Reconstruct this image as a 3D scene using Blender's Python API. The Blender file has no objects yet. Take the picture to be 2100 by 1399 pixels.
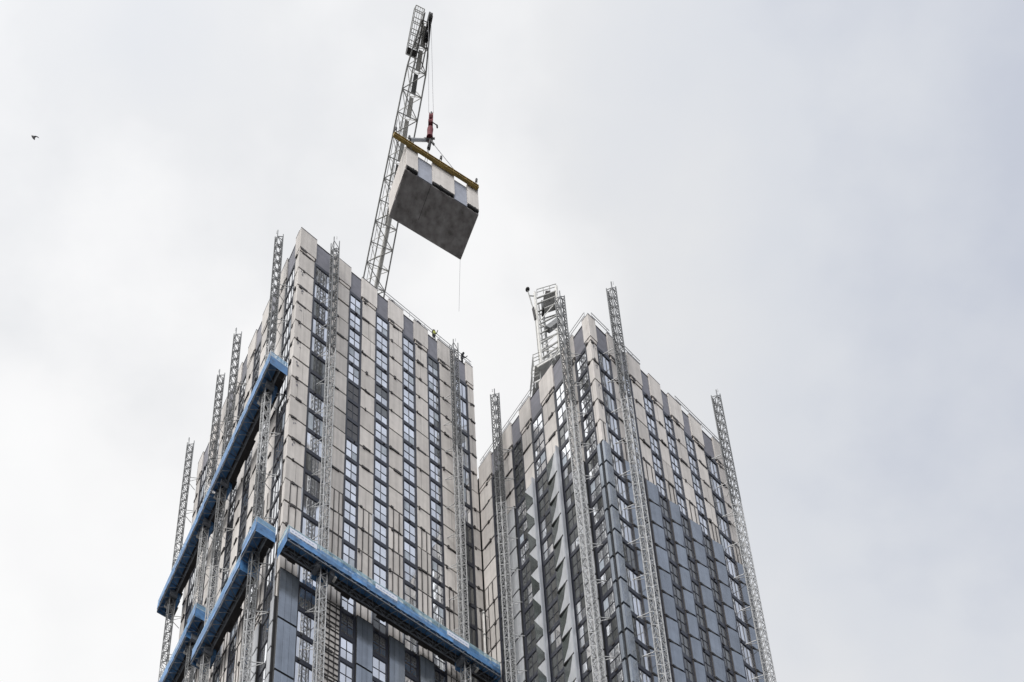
import bpy, math, random
from mathutils import Vector, Matrix
R_ = math.radians
rnd = random.Random(7)
SC = bpy.context.scene
COL = SC.collection

# ------------------------------------------------------------------ camera, sky, sun, exposure
CAMZ = 1.6
cam_d = bpy.data.cameras.new('camera')
cam = bpy.data.objects.new('camera', cam_d)
COL.objects.link(cam)
cam.location = (0, 0, CAMZ)
cam.rotation_euler = (R_(90 + 22.4283), 0, 0)
cam_d.sensor_width = 36
cam_d.lens = 2173.92 / 2100 * 36
cam_d.shift_x = 0.1132
cam_d.shift_y = 0.9348
cam_d.clip_start = 0.1
cam_d.clip_end = 8000
SC.camera = cam

SUN_EL, SUN_DIR = R_(38), Vector((-0.50, -0.87, 0)).normalized()
sun_vec = Vector((SUN_DIR.x * math.cos(SUN_EL), SUN_DIR.y * math.cos(SUN_EL), math.sin(SUN_EL)))
sd = bpy.data.lights.new('sun', 'SUN')
sd.energy = 1.5
sd.angle = R_(14)
sd.color = (1.0, 0.965, 0.92)
so = bpy.data.objects.new('sun', sd)
COL.objects.link(so)
so.rotation_euler = sun_vec.to_track_quat('Z', 'Y').to_euler()

W = bpy.data.worlds.new('World')
SC.world = W
W.use_nodes = True
nt = W.node_tree
nt.nodes.clear()
N = lambda t: nt.nodes.new(t)
LK = nt.links.new
out = N('ShaderNodeOutputWorld')
bg = N('ShaderNodeBackground')
bg.inputs['Strength'].default_value = 0.1
LK(bg.outputs[0], out.inputs[0])
sky = N('ShaderNodeTexSky')
sky.sky_type = 'NISHITA'
sky.sun_disc = False
sky.sun_elevation = SUN_EL
sky.sun_rotation = math.atan2(SUN_DIR.x, SUN_DIR.y)
tc = N('ShaderNodeTexCoord')


def wmath(op, a, b=None, c=None, clamp=False):
    n = N('ShaderNodeMath')
    n.operation = op
    n.use_clamp = clamp
    for i, v in enumerate((a, b, c)):
        if v is None:
            continue
        if isinstance(v, (int, float)):
            n.inputs[i].default_value = v
        else:
            LK(v, n.inputs[i])
    return n.outputs[0]


def wdot(vec):
    n = N('ShaderNodeVectorMath')
    n.operation = 'DOT_PRODUCT'
    LK(tc.outputs['Generated'], n.inputs[0])
    n.inputs[1].default_value = vec
    return n.outputs['Value']


def wnoise(scale, detail, rough, stretch=(1, 1, 1)):
    mp = N('ShaderNodeMapping')
    mp.inputs['Scale'].default_value = stretch
    LK(tc.outputs['Generated'], mp.inputs[0])
    n = N('ShaderNodeTexNoise')
    n.inputs['Scale'].default_value = scale
    n.inputs['Detail'].default_value = detail
    n.inputs['Roughness'].default_value = rough
    LK(mp.outputs[0], n.inputs['Vector'])
    return n.outputs['Fac']


# thick cloud: paler low and to the left, greyer overhead to the right, with soft wisps
gx = wmath('MAXIMUM', wmath('SUBTRACT', wdot((1.0, 0.0, 0.0)), 0.06), 0.0)
g = wmath('MULTIPLY_ADD', gx, 1.15, wmath('MULTIPLY', wmath('SUBTRACT', wdot((0.0, 0.0, 1.0)), 0.80), 1.2))
n1 = wnoise(2.6, 4, 0.55)
n2 = wnoise(7.0, 5, 0.55, (1.0, 1.6, 0.8))
t = wmath('MULTIPLY_ADD', wmath('SUBTRACT', n1, 0.5), 0.50, g)
t = wmath('MULTIPLY_ADD', wmath('SUBTRACT', n2, 0.5), 0.22, t)
ramp = N('ShaderNodeValToRGB')
ramp.color_ramp.interpolation = 'EASE'
el = ramp.color_ramp.elements
ramp.color_ramp.interpolation = 'LINEAR'
el[0].position, el[0].color = 0.0, (0.985, 0.985, 0.985, 1)
el[1].position, el[1].color = 0.62, (0.51, 0.55, 0.645, 1)
for q_, c_ in ((0.10, (0.93, 0.93, 0.935)), (0.20, (0.79, 0.80, 0.82)), (0.34, (0.71, 0.735, 0.785)), (0.44, (0.585, 0.62, 0.705))):
    e = el.new(q_)
    e.color = (*c_, 1)
LK(t, ramp.inputs[0])
# bright veil of cloud round the hidden sun (behind the photographer)
glow = wmath('POWER', wmath('MAXIMUM', wdot(sun_vec), 0.0), 3.0)
gain = wmath('MULTIPLY_ADD', glow, 1.3, 1.0)
cl = N('ShaderNodeVectorMath')
cl.operation = 'SCALE'
LK(ramp.outputs[0], cl.inputs[0])
LK(wmath('MULTIPLY', gain, 10.0), cl.inputs['Scale'])
mx = N('ShaderNodeMixRGB')
mx.inputs[0].default_value = 0.97
LK(sky.outputs[0], mx.inputs[1])
LK(cl.outputs[0], mx.inputs[2])
LK(mx.outputs[0], bg.inputs['Color'])

vs = SC.view_settings
vs.view_transform = 'Standard'
vs.look = 'None'
vs.exposure = 0.0
vs.gamma = 1.0

# ------------------------------------------------------------------ materials


def pmat(name, col, rough=0.6, metal=0.0, var=0.0, vscale=1.0, stretch=(1, 1, 1), rndvar=0.0, spec=0.5, ior=1.5,
         bump=0.0, col2=None, streak=0.0):
    m = bpy.data.materials.new(name)
    m.use_nodes = True
    n = m.node_tree.nodes
    l = m.node_tree.links
    b = n['Principled BSDF']
    b.inputs['Base Color'].default_value = (*col, 1)
    b.inputs['Roughness'].default_value = rough
    b.inputs['Metallic'].default_value = metal
    b.inputs['Specular IOR Level'].default_value = spec
    b.inputs['IOR'].default_value = ior
    if var or rndvar or streak:
        geo = n.new('ShaderNodeNewGeometry')
        mp = n.new('ShaderNodeMapping')
        mp.inputs['Scale'].default_value = stretch
        l.new(geo.outputs['Position'], mp.inputs[0])
        nz = n.new('ShaderNodeTexNoise')
        nz.inputs['Scale'].default_value = vscale
        nz.inputs['Detail'].default_value = 5
        nz.inputs['Roughness'].default_value = 0.62
        l.new(mp.outputs[0], nz.inputs['Vector'])
        mr = n.new('ShaderNodeMapRange')
        mr.inputs['From Min'].default_value = 0.3
        mr.inputs['From Max'].default_value = 0.7
        mr.inputs['To Min'].default_value = 1 - var
        mr.inputs['To Max'].default_value = 1 + var
        l.new(nz.outputs['Fac'], mr.inputs['Value'])
        fac = mr.outputs[0]
        if rndvar:
            at = n.new('ShaderNodeAttribute')
            at.attribute_name = 'rnd'
            r2 = n.new('ShaderNodeMapRange')
            r2.inputs['To Min'].default_value = 1 - rndvar
            r2.inputs['To Max'].default_value = 1 + rndvar
            l.new(at.outputs['Fac'], r2.inputs['Value'])
            mu = n.new('ShaderNodeMath')
            mu.operation = 'MULTIPLY'
            l.new(fac, mu.inputs[0])
            l.new(r2.outputs[0], mu.inputs[1])
            fac = mu.outputs[0]
        if streak:
            mp2 = n.new('ShaderNodeMapping')
            mp2.inputs['Scale'].default_value = (3.5, 3.5, 0.12)
            l.new(geo.outputs['Position'], mp2.inputs[0])
            ns = n.new('ShaderNodeTexNoise')
            ns.inputs['Scale'].default_value = 1.0
            ns.inputs['Detail'].default_value = 3
            l.new(mp2.outputs[0], ns.inputs['Vector'])
            r3 = n.new('ShaderNodeMapRange')
            r3.inputs['From Min'].default_value = 0.35
            r3.inputs['From Max'].default_value = 0.65
            r3.inputs['To Min'].default_value = 1 - streak
            r3.inputs['To Max'].default_value = 1.0
            l.new(ns.outputs['Fac'], r3.inputs['Value'])
            mu = n.new('ShaderNodeMath')
            mu.operation = 'MULTIPLY'
            l.new(fac, mu.inputs[0])
            l.new(r3.outputs[0], mu.inputs[1])
            fac = mu.outputs[0]
        sc = n.new('ShaderNodeVectorMath')
        sc.operation = 'SCALE'
        if col2:
            mc = n.new('ShaderNodeMixRGB')
            mc.inputs[1].default_value = (*col, 1)
            mc.inputs[2].default_value = (*col2, 1)
            l.new(nz.outputs['Fac'], mc.inputs[0])
            l.new(mc.outputs[0], sc.inputs[0])
        else:
            sc.inputs[0].default_value = col
        l.new(fac, sc.inputs['Scale'])
        l.new(sc.outputs[0], b.inputs['Base Color'])
        if bump:
            bp = n.new('ShaderNodeBump')
            bp.inputs['Strength'].default_value = bump
            bp.inputs['Distance'].default_value = 0.05
            l.new(nz.outputs['Fac'], bp.inputs['Height'])
            l.new(bp.outputs[0], b.inputs['Normal'])
    return m


def netmat(name, col, alpha):
    m = bpy.data.materials.new(name)
    m.use_nodes = True
    n = m.node_tree.nodes
    l = m.node_tree.links
    b = n['Principled BSDF']
    b.inputs['Base Color'].default_value = (*col, 1)
    b.inputs['Roughness'].default_value = 0.55
    geo = n.new('ShaderNodeNewGeometry')
    nz = n.new('ShaderNodeTexNoise')
    nz.inputs['Scale'].default_value = 1.6
    nz.inputs['Detail'].default_value = 4
    l.new(geo.outputs['Position'], nz.inputs['Vector'])
    mr = n.new('ShaderNodeMapRange')
    mr.inputs['From Min'].default_value = 0.3
    mr.inputs['From Max'].default_value = 0.7
    mr.inputs['To Min'].default_value = alpha - 0.22
    mr.inputs['To Max'].default_value = min(1, alpha + 0.22)
    l.new(nz.outputs['Fac'], mr.inputs['Value'])
    l.new(mr.outputs[0], b.inputs['Alpha'])
    return m


M = dict(
    board=pmat('sheathing_board', (0.60, 0.568, 0.542), 0.75, var=0.08, vscale=0.9, rndvar=0.13, streak=0.14),
    strip=pmat('pale_edge_strip', (0.58, 0.54, 0.51), 0.7, var=0.05),
    joint=pmat('black_joint', (0.012, 0.012, 0.014), 0.8),
    batten=pmat('dark_rail', (0.03, 0.026, 0.026), 0.6),
    membrane=pmat('grey_membrane', (0.165, 0.165, 0.195), 0.55, var=0.18, vscale=1.1, stretch=(1, 1, 1.6), rndvar=0.08, bump=0.3),
    navy=pmat('navy_frame', (0.010, 0.013, 0.026), 0.45),
    core=pmat('dark_core', (0.035, 0.035, 0.038), 0.8, var=0.2),
    glass=pmat('window_glass', (0.76, 0.775, 0.80), 0.05, metal=0.9, rndvar=0.16, var=0.14, vscale=0.35, bump=0.02),
    glassd=pmat('dark_reflection_glass', (0.10, 0.105, 0.105), 0.08, metal=0.35, rndvar=0.3, var=0.25, vscale=0.6, ior=1.6),  # pane colour carries dark reflections of nearby facades; also used on random panes
    film=pmat('protective_film', (0.42, 0.47, 0.53), 0.3, var=0.2, vscale=2.0, streak=0.2),
    louvre=pmat('grey_shutter', (0.07, 0.07, 0.075), 0.5, var=0.2, stretch=(0.4, 0.4, 6)),
    clad=pmat('glazed_cladding', (0.25, 0.282, 0.328), 0.14, metal=0.62, rndvar=0.14, var=0.14, vscale=0.8, streak=0.15, bump=0.04),
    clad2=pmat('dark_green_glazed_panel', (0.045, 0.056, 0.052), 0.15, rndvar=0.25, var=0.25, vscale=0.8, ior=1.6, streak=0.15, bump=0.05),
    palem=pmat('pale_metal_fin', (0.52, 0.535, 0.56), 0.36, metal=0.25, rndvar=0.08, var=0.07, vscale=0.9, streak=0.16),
    membrane2=pmat('pale_blue_membrane', (0.29, 0.31, 0.37), 0.5, var=0.15, vscale=1.6, bump=0.3),
    fin=pmat('brown_fin', (0.040, 0.034, 0.031), 0.45, var=0.25, vscale=1.5, rndvar=0.25),
    pale=pmat('pale_fin_edge', (0.36, 0.38, 0.42), 0.4, var=0.08),
    galv=pmat('galvanised_steel', (0.48, 0.485, 0.49), 0.5, metal=0.25, var=0.25, vscale=3.0),
    zinc=pmat('dull_steel', (0.19, 0.195, 0.20), 0.55, metal=0.2, var=0.25, vscale=3.0),
    white=pmat('white_crane_paint', (0.70, 0.69, 0.66), 0.5, var=0.12, vscale=2.0),
    cgrey=pmat('grey_crane_paint', (0.34, 0.34, 0.33), 0.5, var=0.2, vscale=2.0),
    rope=pmat('wire_rope', (0.20, 0.20, 0.21), 0.6),
    red=pmat('dark_red_paint', (0.13, 0.012, 0.022), 0.75, var=0.25, vscale=3.0),
    black=pmat('black_rubber', (0.012, 0.012, 0.013), 0.6),
    yellow=pmat('yellow_beam_paint', (0.30, 0.205, 0.045), 0.5, var=0.22, vscale=1.6),
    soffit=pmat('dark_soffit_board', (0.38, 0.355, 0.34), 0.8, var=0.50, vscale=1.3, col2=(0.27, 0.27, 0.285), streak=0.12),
    blue=pmat('blue_sheet', (0.062, 0.175, 0.37), 0.45, var=0.50, vscale=1.4, rndvar=0.30),
    net=netmat('blue_net', (0.09, 0.26, 0.53), 0.66),
    netl=netmat('light_blue_net', (0.26, 0.46, 0.68), 0.58),
    netp=netmat('pale_teal_net', (0.36, 0.56, 0.66), 0.46),
    deckm=pmat('dark_deck_plank', (0.030, 0.027, 0.028), 0.7, var=0.35, vscale=1.2),
    trussm=pmat('dark_truss_steel', (0.16, 0.175, 0.20), 0.5, var=0.3, vscale=3.0),
    banner=pmat('white_banner', (0.66, 0.70, 0.80), 0.6, var=0.05),
    bprint=pmat('banner_print', (0.30, 0.36, 0.55), 0.6),
    orange=pmat('orange_panel', (0.42, 0.17, 0.03), 0.6),
    ground=pmat('asphalt', (0.055, 0.055, 0.056), 0.85, var=0.25, vscale=0.2),
    paving=pmat('pavement_slab', (0.22, 0.21, 0.20), 0.8, var=0.15, vscale=0.8),
    paint=pmat('road_paint', (0.7, 0.7, 0.68), 0.7),
    dark=pmat('dark_clothes', (0.02, 0.02, 0.028), 0.8),
    hivis=pmat('hi_vis_cloth', (0.33, 0.36, 0.05), 0.7),
    skin=pmat('skin', (0.45, 0.27, 0.19), 0.6),
    feather=pmat('grey_feathers', (0.06, 0.06, 0.065), 0.7),
)

# ------------------------------------------------------------------ builders


class MB:
    def __init__(s):
        s.v, s.f, s.m, s.r, s.mats = [], [], [], [], []

    def mi(s, m):
        if m not in s.mats:
            s.mats.append(m)
        return s.mats.index(m)

    def poly(s, pts, m, r=0.5):
        b = len(s.v)
        s.v += [tuple(p) for p in pts]
        s.f.append(tuple(range(b, b + len(pts))))
        s.m.append(s.mi(m))
        s.r.append(r)

    def hexa(s, p, m, r=0.5):
        # p: 8 points, bottom loop 0-3, top loop 4-7
        b = len(s.v)
        s.v += [tuple(q) for q in p]
        i = s.mi(m)
        for q in ((3, 2, 1, 0), (4, 5, 6, 7), (0, 1, 5, 4), (1, 2, 6, 5), (2, 3, 7, 6), (3, 0, 4, 7)):
            s.f.append(tuple(b + k for k in q))
            s.m.append(i)
            s.r.append(r)

    def bar(s, a, b, w, m, h=None, r=0.5):
        a, b = Vector(a), Vector(b)
        d = (b - a)
        if d.length < 1e-6:
            return
        d.normalize()
        up = Vector((0, 0, 1)) if abs(d.z) < 0.95 else Vector((0.836, 0.549, 0))
        x = d.cross(up).normalized()
        y = x.cross(d).normalized()
        h = h or w
        x = x * (w / 2)
        y = y * (h / 2)
        s.hexa([a - x - y, a + x - y, a + x + y, a - x + y, b - x - y, b + x - y, b + x + y, b - x + y], m, r)

    def tube(s, a, b, rad, m, n=8, rad2=None):
        a, b = Vector(a), Vector(b)
        d = (b - a).normalized()
        up = Vector((0, 0, 1)) if abs(d.z) < 0.95 else Vector((1, 0, 0))
        x = d.cross(up).normalized()
        y = x.cross(d)
        rad2 = rad if rad2 is None else rad2
        A = [a + (x * math.cos(2 * math.pi * i / n) + y * math.sin(2 * math.pi * i / n)) * rad for i in range(n)]
        B = [b + (x * math.cos(2 * math.pi * i / n) + y * math.sin(2 * math.pi * i / n)) * rad2 for i in range(n)]
        for i in range(n):
            j = (i + 1) % n
            s.poly([A[i], A[j], B[j], B[i]], m)
        s.poly(A[::-1], m)
        s.poly(B, m)

    def build(s, name, parent=None, smooth=False):
        if not s.f:
            return None
        me = bpy.data.meshes.new(name)
        off = parent.matrix_world.translation.copy() if parent else Vector((0, 0, 0))
        if parent:
            off = ORG[parent.name]
        else:
            lo = [min(q[i] for q in s.v) for i in range(3)]
            hi = [max(q[i] for q in s.v) for i in range(3)]
            off = Vector(((lo[0] + hi[0]) / 2, (lo[1] + hi[1]) / 2, lo[2]))
        me.from_pydata([tuple(Vector(q) - off) for q in s.v], [], s.f)
        for k in s.mats:
            me.materials.append(M[k])
        me.polygons.foreach_set('material_index', s.m)
        at = me.attributes.new('rnd', 'FLOAT', 'FACE')
        at.data.foreach_set('value', s.r)
        if smooth:
            me.polygons.foreach_set('use_smooth', [True] * len(s.f))
        me.update()
        o = bpy.data.objects.new(name, me)
        COL.objects.link(o)
        if parent:
            o.parent = parent
            ORG[o.name] = off
        else:
            o.location = off
            ORG[o.name] = off
        return o


ORG = {}


def thing(name, loc, label, cat, group=None):
    o = bpy.data.objects.new(name, None)
    o.empty_display_size = 1.0
    COL.objects.link(o)
    o.location = loc
    ORG[o.name] = Vector(loc)
    o['label'] = label
    o['category'] = cat
    if group:
        o['group'] = group
    return o


def tag(o, label, cat, group=None):
    o['label'] = label
    o['category'] = cat
    if group:
        o['group'] = group
    return o


# ------------------------------------------------------------------ tower frames
FH = 3.0


class Tower:
    def __init__(s, x, y, z0, yaw, W, D):
        s.c = Vector((x, y, 0))
        s.z0 = z0
        s.Rd = Vector((math.sin(yaw), math.cos(yaw), 0))
        s.Ld = Vector((-math.cos(yaw), math.sin(yaw), 0))
        s.W, s.D = W, D

    def P(s, F, u, n, z):
        if F == 'R':
            q = s.c + s.Rd * u - s.Ld * n
        else:
            q = s.c + s.Ld * u - s.Rd * n
        return Vector((q.x, q.y, z))

    def zk(s, k):
        return s.z0 - k * FH

    def box(s, mb, F, u0, u1, n0, n1, za, zb, m, r=0.5):
        P = s.P
        mb.hexa([P(F, u0, n1, za), P(F, u1, n1, za), P(F, u1, n0, za), P(F, u0, n0, za),
                 P(F, u0, n1, zb), P(F, u1, n1, zb), P(F, u1, n0, zb), P(F, u0, n0, zb)], m, r)


TA = Tower(-9.5825, 57.739, 136.762 + CAMZ, R_(56.748), 21.65, 25.75)
TB = Tower(17.8795, 56.460, 118.705 + CAMZ, R_(54.846), 19.2, 25.0)


def project(p):
    th = R_(22.4283)
    p = Vector(p) - Vector((0, 0, CAMZ))
    fw = p.y * math.cos(th) + p.z * math.sin(th)
    if fw < 1:
        return None
    upc = -p.y * math.sin(th) + p.z * math.cos(th)
    return (812.3 + 2173.92 * p.x / fw, 2662.6 - 2173.92 * upc / fw)


# ------------------------------------------------------------------ setting
g_ = MB()
g_.poly([(-3000, -3000, 0), (3000, -3000, 0), (3000, 3000, 0), (-3000, 3000, 0)], 'ground')
go = g_.build('ground')
go['kind'] = 'structure'
g_ = MB()
g_.hexa([(-60, 30, 0), (80, 30, 0), (80, 120, 0), (-60, 120, 0), (-60, 30, .13), (80, 30, .13), (80, 120, .13), (-60, 120, .13)], 'paving')
po = g_.build('pavement')
po['kind'] = 'structure'
g_ = MB()
for i in range(20):
    g_.poly([(-60 + i * 7, 12, .004), (-56 + i * 7, 12, .004), (-56 + i * 7, 12.12, .004), (-60 + i * 7, 12.12, .004)], 'paint')
ro = g_.build('road_marking')
ro['kind'] = 'structure'

# ------------------------------------------------------------------ tower facades
LT_TOP, GT_TOP = -1.36, -1.22


def edges(cols, F_end):
    return cols


# column tables: (kind, u0, u1)
A_R = [('L', 0, 1.84), ('G', 1.84, 3.74), ('L', 3.74, 5.91), ('G', 5.91, 7.2), ('L', 7.2, 9.08), ('G', 9.08, 10.5),
       ('L', 10.5, 12.38), ('G', 12.38, 13.75), ('L', 13.75, 15.56), ('G', 15.56, 16.87), ('L', 16.87, 19.07),
       ('G', 19.07, 20.64), ('L', 20.64, 21.65)]
A_L = [('L', 0.302, 1.06), ('G', 1.06, 2.9), ('L', 2.9, 5.0), ('G', 5.0, 6.45), ('L', 6.45, 8.6), ('G', 8.6, 10.06),
       ('L', 10.06, 12.1), ('G', 12.1, 13.6), ('L', 13.6, 15.5), ('G', 15.5, 17.0), ('L', 17.0, 19.0), ('G', 19.0, 20.4),
       ('L', 20.4, 22.3), ('G', 22.3, 24.2), ('L', 24.2, 25.75)]
B_R = [('L', 0, 0.95), ('G', 0.95, 2.5), ('L', 2.5, 4.1), ('G', 4.1, 5.2), ('L', 5.2, 7.0), ('G', 7.0, 8.2), ('L', 8.2, 9.86),
       ('G', 9.86, 11.0), ('L', 11.0, 12.9), ('G', 12.9, 14.1), ('L', 14.1, 15.92), ('G', 15.92, 17.67), ('L', 17.67, 19.2)]
B_L = [('L', 0.302, 0.75), ('G', 0.75, 2.0), ('L', 2.0, 3.6), ('G', 3.6, 4.84), ('L', 4.84, 6.7), ('G', 6.7, 8.09), ('L', 8.09, 9.66),
       ('G', 9.66, 10.9), ('L', 10.9, 12.56), ('G', 12.56, 14.06), ('L', 14.06, 16.02)]


def light_panel(mb, T, F, u0, u1, k, kn, batt):
    """one storey of sheathing between joints k and kn"""
    zt, zb = T.zk(k) - 0.11, T.zk(kn) + 0.11
    r = rnd.random()
    nn = rnd.uniform(-.05, 0.0)
    T.box(mb, F, u0, u1, -0.3, nn, zb, zt, 'board', r)
    if rnd.random() < .3:     # a board seam
        c = u0 + (u1 - u0) * rnd.uniform(.3, .7)
        T.box(mb, F, c, c + .018, -.1, nn + .004, zb + .01, zt - .01, 'batten')
    # brackets along the joint
    if rnd.random() < 0.9:
        w = u1 - u0
        c = u0 + w * rnd.uniform(0.0, 0.35)
        bw = rnd.uniform(0.12, 0.3)
        zz = T.zk(k) + rnd.uniform(-.05, .16)
        T.box(mb, F, c, min(c + bw, u1), -0.06, rnd.uniform(0.05, 0.12), zz - rnd.uniform(0.22, 0.42), zz, 'batten')
        if rnd.random() < .6:
            c2_ = min(c + bw, u1 - .1)
            T.box(mb, F, c2_, min(c2_ + rnd.uniform(.3, .9), u1), -0.06, rnd.uniform(0.03, 0.09), T.zk(k) - rnd.uniform(.12, .24), T.zk(k) + rnd.uniform(-.02, .08), 'batten')
    if batt == 2:
        for j_ in range(4):
            zz = zb + (zt - zb) * (j_ + .5) / 4
            T.box(mb, F, u0 + .02, u1 - .02, 0.002, 0.06, zz - .05, zz + .05, 'batten')
    if batt:
        w = u1 - u0
        nb = max(1, int(w / 0.62))
        for i in range(nb):
            c = u0 + w * (i + 0.75 + rnd.uniform(-.1, .1)) / (nb + 0.5)
            T.box(mb, F, c - 0.035, c + 0.035, 0.002, 0.045, zb + 0.02, zt - 0.02, 'batten')
        if rnd.random() < 0.35:
            T.box(mb, F, u1 - 0.10, u1 - 0.02, 0.002, 0.10, zb - 0.2, zt + 0.1, 'pale' if rnd.random() < .6 else 'fin')
    elif F == 'R' and u0 < 0.1 and rnd.random() < 0.9:
        # taped notes and fixings at the corner
        for _ in range(4):
            c = u0 + rnd.uniform(0.25, 0.6)
            zz = zt - rnd.uniform(0.35, 1.0)
            T.box(mb, F, c, c + rnd.uniform(0.05, 0.14), 0.001, 0.012, zz, zz + rnd.uniform(0.06, 0.22), 'membrane')


def clad_flat(mb, T, F, u0, u1, k, kn, mat):
    zt, zb = T.zk(k) - 0.12, T.zk(kn) + 0.12
    n = max(2, int((u1 - u0) / 0.45))
    for i in range(n):
        a = u0 + (u1 - u0) * i / n + 0.008
        b = u0 + (u1 - u0) * (i + 1) / n - 0.008
        T.box(mb, F, a, b, -0.05, 0.22 + 0.01 * rnd.random(), zb, zt, mat, rnd.random())
    T.box(mb, F, u0, u1, -0.1, 0.16, zb - 0.2, zt + 0.2, 'joint')


def clad_fold_R(mb, T, F, u0, u1, k):
    """one storey of folded cladding on the right face: far edge swings out, shallow crease on the diagonal"""
    zt, zb = T.zk(k) - 0.12, T.zk(k + 1) + 0.17
    P = T.P
    a, b = u0 + .04, u1 - .24
    j = rnd.uniform(-.012, .012)
    TL, TR = P(F, a, 0.04, zt), P(F, b, 0.24 + j, zt)
    BL, BR = P(F, a, 0.04, zb), P(F, b, 0.20 + j, zb)
    r = rnd.random()
    mb.poly([TL, BL, BR], 'clad', r)
    mb.poly([TL, BR, TR], 'clad', r)
    bTL, bTR, bBL, bBR = P(F, a, -0.1, zt), P(F, b, -0.1, zt), P(F, a, -0.1, zb), P(F, b, -0.1, zb)
    rr = rnd.random()
    mb.poly([bTL, bBL, BL, TL], 'fin', rr)
    mb.poly([TR, BR, bBR, bTR], 'fin', rr)
    mb.poly([TL, TR, bTR, bTL], 'joint')
    mb.poly([BL, bBL, bBR, BR], 'joint')
    T.box(mb, F, u0 + .03, u1 - .14, -0.12, 0.11, zb - 0.26, zb - .002, 'joint')
    mb.bar(P(F, b + 0.045, 0.15, zt + .10), P(F, b + 0.045, 0.15, zb - .10), 0.085, 'navy', 0.30)
    mb.bar(P(F, a - 0.045, 0.0, zt + .09), P(F, a - 0.045, 0.0, zb - .09), 0.08, 'fin', 0.16)


def clad_fold_L(mb, T, F, u0, u1, k, kind=0):
    """one storey of folded cladding on the left face: one facet leans to the sky, the others overhang"""
    zt, zb = T.zk(k) - 0.07, T.zk(k + 1) + 0.09
    P = T.P
    h = zt - zb
    w = u1 - u0
    r = rnd.random()
    jg = rnd.uniform(-.02, .02)
    if kind == 0:
        # split on the diagonal: pale metal fin above, dark glazed panel below
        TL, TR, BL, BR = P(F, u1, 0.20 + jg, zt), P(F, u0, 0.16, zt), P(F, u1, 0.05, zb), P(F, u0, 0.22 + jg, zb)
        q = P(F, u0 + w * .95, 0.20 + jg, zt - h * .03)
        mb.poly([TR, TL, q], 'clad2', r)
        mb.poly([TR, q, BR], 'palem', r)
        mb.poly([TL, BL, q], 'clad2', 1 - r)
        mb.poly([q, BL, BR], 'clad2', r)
    else:
        # long blade: pale fin widening downwards over a dark panel
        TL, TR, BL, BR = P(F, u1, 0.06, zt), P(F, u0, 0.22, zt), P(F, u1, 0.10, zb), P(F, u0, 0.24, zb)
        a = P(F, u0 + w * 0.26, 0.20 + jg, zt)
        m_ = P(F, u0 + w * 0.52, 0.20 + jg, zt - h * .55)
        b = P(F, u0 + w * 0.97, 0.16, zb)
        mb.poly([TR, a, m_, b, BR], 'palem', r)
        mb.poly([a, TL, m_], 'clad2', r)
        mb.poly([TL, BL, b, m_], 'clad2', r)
    near = [TR, BR]
    bTL, bTR, bBL, bBR = P(F, u1, -0.1, zt), P(F, u0, -0.1, zt), P(F, u1, -0.1, zb), P(F, u0, -0.1, zb)
    mb.poly([TL, bTL, bBL, BL], 'fin', r)
    mb.poly(near + [bBR, bTR], 'fin', r)
    mb.poly([TL, TR, bTR, bTL], 'joint')
    mb.poly([BL, bBL, bBR, BR], 'joint')
    T.box(mb, F, u0 + w * .22, u1 - .03, -0.1, 0.20, zb - 0.18, zb - .004, 'joint')
    mb.bar(P(F, u0 - 0.07, 0.30, zt + .08), P(F, u0 - 0.07, 0.30, zb - .08), 0.11, 'pale', 0.36)


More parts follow.
